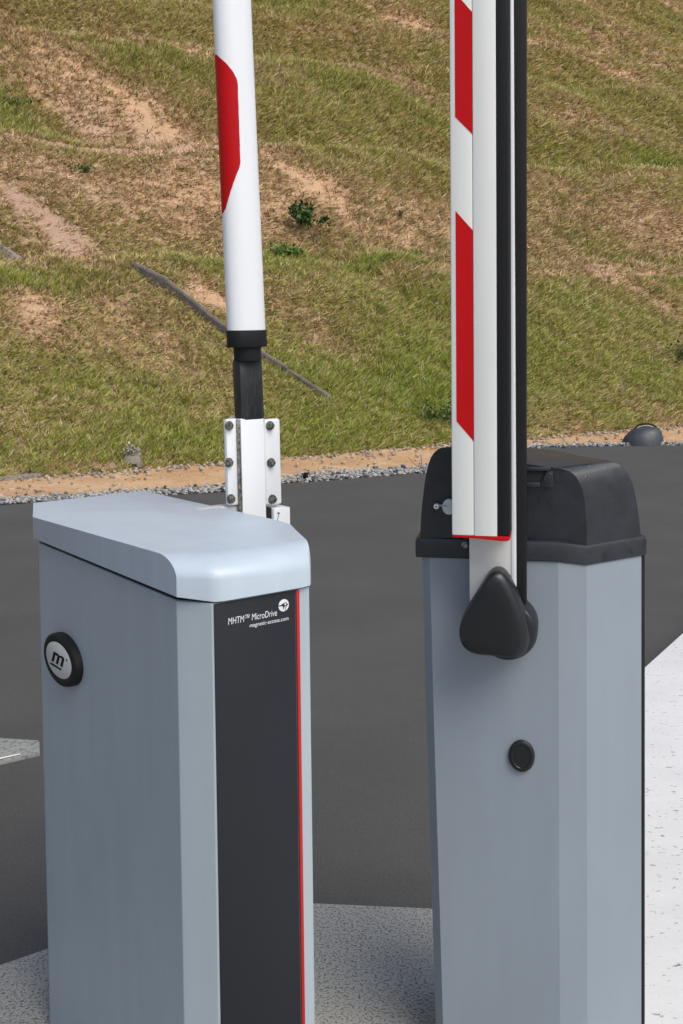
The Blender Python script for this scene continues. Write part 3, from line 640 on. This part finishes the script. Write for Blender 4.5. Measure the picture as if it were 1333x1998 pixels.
# boom clamp (local plane y = .46) and the round pole
Y0 = .46
lean = lambda v: (v[0]-0.0337*(v[2]-1.52), v[1], v[2])
cl_ = box('boom_clamp', .3955, .4580, Y0-.0095, Y0+.05, 0.86, 1.3300, 'white', L, bevel=0.006, sh=lambda v: (v[0]-0.012*(v[2]-1.32), v[1], v[2]))
box('flange', .3640, .3918, Y0-.002, Y0+.012, 1.140, 1.3300, 'white', cl_, bevel=0.0045, sh=lambda v: (v[0]-0.012*(v[2]-1.33), v[1], v[2]))
box('flange', .4584, .5010, Y0-.006, Y0+.010, 1.131, 1.3240, 'white', cl_, bevel=0.0060, sh=lambda v: (v[0]-0.012*(v[2]-1.33), v[1], v[2]), seg=3)
box('gasket', .3885, .3953, Y0-.0085, Y0-.001, 1.118, 1.328, 'steel', cl_, bevel=0.0005, sh=lambda v: (v[0]-0.012*(v[2]-1.33), v[1], v[2]))
box('cradle', .4730, .5160, Y0-.018, Y0+.05, 0.95, 1.1245, 'white', cl_, bevel=0.002)
box('cradle_gap', .4612, .4728, Y0-.008, Y0+.045, 0.95, 1.1260, 'seam', cl_, bevel=0)
box('pivot_bar', .300, .3955, Y0+.005, Y0+.04, 1.075, 1.139, 'badge', cl_, bevel=0.003)
text_mesh('scratch_mark', '7', .4790, .4880, 1.094, Y0-.0186, 'blackink', cl_, shear=0.35, h=.022)
def bolt(x, z, y, parent, rr=0.0088):
    o = loft('bolt', [[(x+rr*1.18*math.cos(i*math.pi/8), y, z+rr*1.18*math.sin(i*math.pi/8)) for i in range(16)], [(x+rr*1.18*math.cos(i*math.pi/8), y-.0015, z+rr*1.18*math.sin(i*math.pi/8)) for i in range(16)]], 'steel', parent)
    loft('bolt_head', [[(x+rr*.95*math.cos(i*math.pi/3+.2), y-.0015, z+rr*.95*math.sin(i*math.pi/3+.2)) for i in range(6)], [(x+rr*.95*math.cos(i*math.pi/3+.2), y-.008, z+rr*.95*math.sin(i*math.pi/3+.2)) for i in range(6)],
         [(x+rr*.6*math.cos(i*math.pi/3+.2), y-.0082, z+rr*.6*math.sin(i*math.pi/3+.2)) for i in range(6)], [(x+rr*.5*math.cos(i*math.pi/3+.2), y-.014, z+rr*.5*math.sin(i*math.pi/3+.2)) for i in range(6)]], 'steel', parent, angle=25)
for x, z in ((.3700, 1.3165), (.3680, 1.2360), (.3715, 1.1560)): bolt(x, z, Y0-.003, cl_)
for x, z in ((.4720, 1.3098), (.4733, 1.2270), (.4757, 1.1450)): bolt(x, z, Y0-.007, cl_)
box('boom_tube', .3925, .4550, Y0-.0085, Y0+.028, 1.31, 1.4620, 'tube', L, bevel=0.010, sh=lean)
cx_ = .4200
def ellz(z, a, b, n=48, cx=cx_): c = cx-0.0337*(z-1.52); return [(c+a*math.cos(i*2*math.pi/n), Y0+b*math.sin(i*2*math.pi/n), z) for i in range(n)]
loft('inner_collar', [ellz(1.4555, .0305, .027), ellz(1.457, .0310, .0275), ellz(1.490, .0310, .0275)], 'rubber', L, angle=50)
loft('collar', [ellz(1.4860, .0460, .034), ellz(1.4875, .0470, .035), ellz(1.5215, .0470, .035), ellz(1.523, .0460, .034)], 'rubber', L, angle=50)
PA, PB = .0450, .032
pole = loft('boom_pole', [ellz(1.523, PA, PB), ellz(3.7, PA-.002, PB-.001)], 'white', L, angle=50)
# red reflective band wrapped around the left of the pole
def band(z0, z1, right, name='red_band'):
    vs, fs = [], []; nz, nt = 60, 22
    for i in range(nz+1):
        z = z1+(z0-z1)*i/nz; c = cx_-0.0337*(z-1.52); a, b = PA+.0007-.0009*(z-1.52)/1.0, PB+.0007
        xr = right(z); vis = lambda q: c+a*math.cos(q)-0.586*b*math.sin(q)*1.0
        ph0 = -math.pi-0.7; ph1 = -math.pi-0.45          # the film starts round the back of the pole
        while ph1 < -0.2 and c+a*math.cos(ph1)+0.586*b*(-math.sin(ph1)) < xr: ph1 += 0.01
        for k in range(nt+1):
            ph = ph0+(ph1-ph0)*k/nt; vs.append((c+a*math.cos(ph), Y0+b*math.sin(ph), z))
    for i in range(nz):
        for k in range(nt): j = i*(nt+1)+k; fs.append((j, j+nt+1, j+nt+2, j+1))
    return mesh(name, vs, fs, 'red', pole, angle=60)
def interp(tab):
    tab = sorted(tab); zs = [t[0] for t in tab]; xs = [t[1] for t in tab]
    return lambda z: float(np.interp(z, zs, xs))
band(1.775, 2.118, interp([(1.775, .3640), (1.785, .3725), (1.80, .3775), (1.82, .3850), (1.84, .3930), (1.86, .4020), (1.872, .4085), (1.883, .4108), (2.05, .4072), (2.060, .4050), (2.075, .3960), (2.09, .3820), (2.105, .3640), (2.118, .3500)]))
band(2.45, 2.80, interp([(2.45, .34), (2.55, .388), (2.72, .384), (2.80, .33)]))

# ================================================================== RIGHT BARRIER (flat boom)
Rr = empty('boom_barrier', (0.1469, 2.4052, 0.0), R(-11.9942))
tag(Rr, 'tapered silver grey barrier with a domed black lid and raised flat white boom', 'barrier', 'boom barriers side by side on the island')
def hring(z, s): return [(.0285+s, .004, z), (.0100+s, .024, z), (.012+s, .255, z), (.412, .255, z), (.452, .093, z), (.3425, .0175, z), (.2875, .004, z)]
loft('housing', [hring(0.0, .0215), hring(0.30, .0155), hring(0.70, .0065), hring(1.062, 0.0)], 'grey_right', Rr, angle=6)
box('edge_seam', .4505, .4590, .0935, .1150, 0.0, 1.062, 'seam', Rr, bevel=0.001)
RIM = [(0, 0), (-.004, .03), (-.002, .268), (.418, .268), (.4620, .094), (.3440, .0130), (.2870, -.0010)]
RD = [0, 0, 0, 0, 0, .0080, 0]
def off(poly, s):
    cx = sum(q[0] for q in poly)/len(poly); cy = sum(q[1] for q in poly)/len(poly)
    return [(x-(x-cx)*s, y-(y-cy)*s*1.6) for x, y in poly]
def rz_(poly, z): return [(x, y, z-d_) for (x, y), d_ in zip(poly, RD)]
loft('lid_rim', [rz_(off(RIM, .010), 1.0575), rz_(RIM, 1.0605), rz_(RIM, 1.0900), rz_(off(RIM, .012), 1.0965), rz_(off(RIM, .05), 1.0990)], 'lid_black', Rr, angle=25)
PF = [(.0093, 1.095), (.0105, 1.120), (.0118, 1.1438), (.0138, 1.166), (.0166, 1.1876), (.0195, 1.211), (.0235, 1.2313), (.0272, 1.248), (.0325, 1.2619), (.0380, 1.2712), (.0456, 1.2786), (.0528, 1.2825), (.0608, 1.2840), (.0781, 1.2842), (.105, 1.279), (.1424, 1.2700), (.185, 1.261), (.2270, 1.2528), (.2540, 1.2495), (.2806, 1.2465)]
PC = [(.2960, -.0047, 1.2455), (.3108, -.0124, 1.2423), (.3215, -.0180, 1.233), (.3294, -.0221, 1.2209), (.3350, -.0250, 1.206), (.3396, -.0274, 1.1862), (.3415, -.0284, 1.160), (.3430, -.0292, 1.130), (.3435, -.0295, 1.1069), (.3435, -.0295, 1.095)]
front = [(x, .003, z) for x, z in PF]+[(x, y+.002+.044*(x-.2806)/.063, 1.57-(1.57-z)*(1+.019*(x-.2806)/.063)) for x, y, z in PC]
nF = len(front)
def mid_pt(i, q):
    s = i/(nF-1); x, y, z = q
    if i >= len(PF):
        k = i-len(PF)
        D = [(.3880, .078, 1.2515), (.4030, .080, 1.2470), (.4160, .0815, 1.2385), (.4260, .083, 1.2240), (.4335, .0845, 1.2080), (.4390, .0860, 1.1880), (.4435, .0870, 1.1620), (.4475, .0878, 1.1330), (.4500, .0884, 1.110), (.4510, .0886, 1.095)]
        return D[k]
    t = max(0, (x-.02)/.26); return (x+.105*t**1.6, .085, 1.57-(1.57-z)*(1.035-0.045*t))
midr = [mid_pt(i, q) for i, q in enumerate(front)]
def back_pt(i, q):
    s = i/(nF-1); x, y, z = q
    if i >= len(PF):
        k = i-len(PF); m = midr[i]; return (m[0]-.038*(1), .250, m[2]-.016*(m[2]-1.095)/.155)
    t = max(0, (x-.02)/.26); X = x+.062*t**1.4; zf = 1.57-(1.57-z)*1.105 if x < .062 else float(np.interp(X, [.06, .2137, .27, .3257, .35], [1.254, 1.2566, 1.2517, 1.2400, 1.236])); return (X, .250, max(1.095, zf))
backr = [back_pt(i, q) for i, q in enumerate(front)]
backr2 = [(x*0.97+.006, .262, 1.095+(z-1.095)*0.93) for x, y, z in backr]
lidr = loft('lid', [front, midr, backr, backr2], 'lid_black', Rr, angle=30)
lb = lidr.modifiers.new('edge', 'BEVEL'); lb.width = 0.003; lb.segments = 3; lb.limit_method = 'ANGLE'; lb.angle_limit = R(35)
# moulded crease and handle pocket on the lid front
hpk = box('handle_pocket', .205, .2650, -.0005, .0028, 1.2175, 1.2400, 'seam', lidr, bevel=0.0)
box('pocket_lip', .200, .2735, -.0070, .0030, 1.2405, 1.2480, 'lid_black', lidr, bevel=0.002)
box('pocket_lip', .200, .2530, -.0050, .0030, 1.2080, 1.2172, 'lid_black', lidr, bevel=0.002)
prism_xz('pocket_cheek', [(.2655, 1.2400), (.2780, 1.2400), (.2790, 1.2080), (.2530, 1.2080), (.2530, 1.2172)], -.0050, .0030, 'lid_black', lidr, bevel=0.0015)
# key and lock on the left of the lid front
lk = loft('lock_disc', [[(.0700+.0135*math.cos(i*math.pi/10), y, 1.1640+.0155*math.sin(i*math.pi/10)) for i in range(20)] for y in (.003, -.006, -.008)], 'offwhite', Rr, angle=40)
loft('key_shaft', [[(x, -.007+.0022*math.cos(k*math.pi/4), 1.1665+.0022*math.sin(k*math.pi/4)) for k in range(8)] for x in (.047, .066)], 'steel', lk, angle=50)
loft('key_knob', [[(.0450+rr*math.cos(i*math.pi/8), y, 1.1650+rr*math.sin(i*math.pi/8)) for i in range(16)] for y, rr in ((-.004, .0055), (-.012, .0055), (-.0135, .0045))], 'white', lk, angle=50)
flat('key_hole', disc_pts(.0450, 1.1650, .0018, 10)[:-1], -.0138, 'seam', lk)
loft('bolt', [[(.1060+rr*math.cos(i*math.pi/8), y, 1.0950+rr*math.sin(i*math.pi/8)) for i in range(16)] for y, rr in ((-.001, .0075), (-.045, .0075), (-.047, .006))], 'steel', Rr, angle=40)
# round plug
loft('plug', [[(.2132+rx*math.cos(i*math.pi/20), y, .6586+rz*math.sin(i*math.pi/20)) for i in range(40)] for y, rx, rz in ((.006, .0262, .0320), (-.0025, .0262, .0320), (-.0040, .0250, .0308), (-.0042, .0195, .0245), (-.0030, .0185, .0235))], 'hub', Rr, angle=50)
# raised boom: hollow profile with groove, rubber edge, red film, red end cap
ln = lambda v: (v[0]+0.0026*(v[2]-1.13), v[1], v[2])
ZT = 3.7
bm_ = box('boom_arm', .0891, .1318, -.1200, -.060, 1.1285, ZT, 'white_warm', Rr, bevel=0.0030, sh=ln)
box('profile', .1322, .1757, -.1200, -.060, 1.1285, ZT, 'white_warm', bm_, bevel=0.0012, sh=ln)
box('rubber_edge', .1759, .2000, -.1170, -.062, 1.1285, ZT, 'rubber', bm_, bevel=0.0025, sh=ln)
prism_xz('end_cap', [(.0893, 1.1250), (.1450, 1.1225), (.1850, 1.1195), (.1950, 1.1195), (.1998, 1.1225), (.2000, 1.1283), (.0893, 1.1283)], -.1190, -.061, 'red', bm_, bevel=0.0010)
def film(pts): prism_xz('red_film', pts, -.1206, -.1195, 'red', bm_, sh=ln)
film([(.0990, 1.3493), (.1318, 1.3112), (.1318, 1.7135), (.0990, 1.7510)])
film([(.0990, 1.9280), (.1318, 1.8945), (.1318, 2.1230), (.0990, 2.1620)])
film([(.0990, 2.36), (.1318, 2.32), (.1318, 2.70), (.0990, 2.74)]); film([(.0990, 2.93), (.1318, 2.89), (.1318, 3.29), (.0990, 3.33)])
prism_xz('arm_rail', [(.1160, .955), (.2050, .955), (.2065, ZT), (.1160, ZT)], -.0585, -.042, 'offwhite', Rr, bevel=0.0015)
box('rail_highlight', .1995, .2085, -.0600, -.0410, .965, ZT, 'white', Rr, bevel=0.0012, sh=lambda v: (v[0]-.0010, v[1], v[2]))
prism_xz('black_bar', [(.2045, .963), (.2262, .963), (.2318, 2.2), (.2318, ZT), (.2072, ZT)], -.041, -.014, 'bar', Rr, bevel=0.003)
# hub: round base and pear shaped cover
loft('hub_base', [[(.190+rr*math.cos(i*math.pi/24), y, .9310+rr*math.sin(i*math.pi/24)) for i in range(48)] for y, rr in ((.006, .0580), (-.058, .0590), (-.066, .0570), (-.070, .052))], 'hub', Rr, angle=50)
pear = [(.1741, 1.0601), (.1585, 1.0535), (.1418, 1.0270), (.1248, .9990), (.1070, .9690), (.0995, .9440), (.1005, .9220), (.1105, .9030), (.1320, .8930), (.1712, .8925), (.2010, .8895), (.2230, .8935), (.2345, .9110), (.2350, .9370), (.2240, .9800), (.2083, 1.0202), (.1895, 1.0540)]
pear = smooth_poly(pear, 2); pcx, pcz = .170, .955
def pr(s, y, dx=0.0): return [(pcx+(x-pcx)*s+dx, y, pcz+(z-pcz)*s) for x, z in pear]
hubc = loft('hub_cover', [pr(.985, -.055), pr(1.0, -.066), pr(1.0, -.095), pr(.990, -.106, -.0003), pr(.965, -.112, -.0012), pr(.91, -.1165, -.0045), pr(.85, -.119, -.008), pr(.6, -.120, -.012)], 'hub', Rr, angle=50)
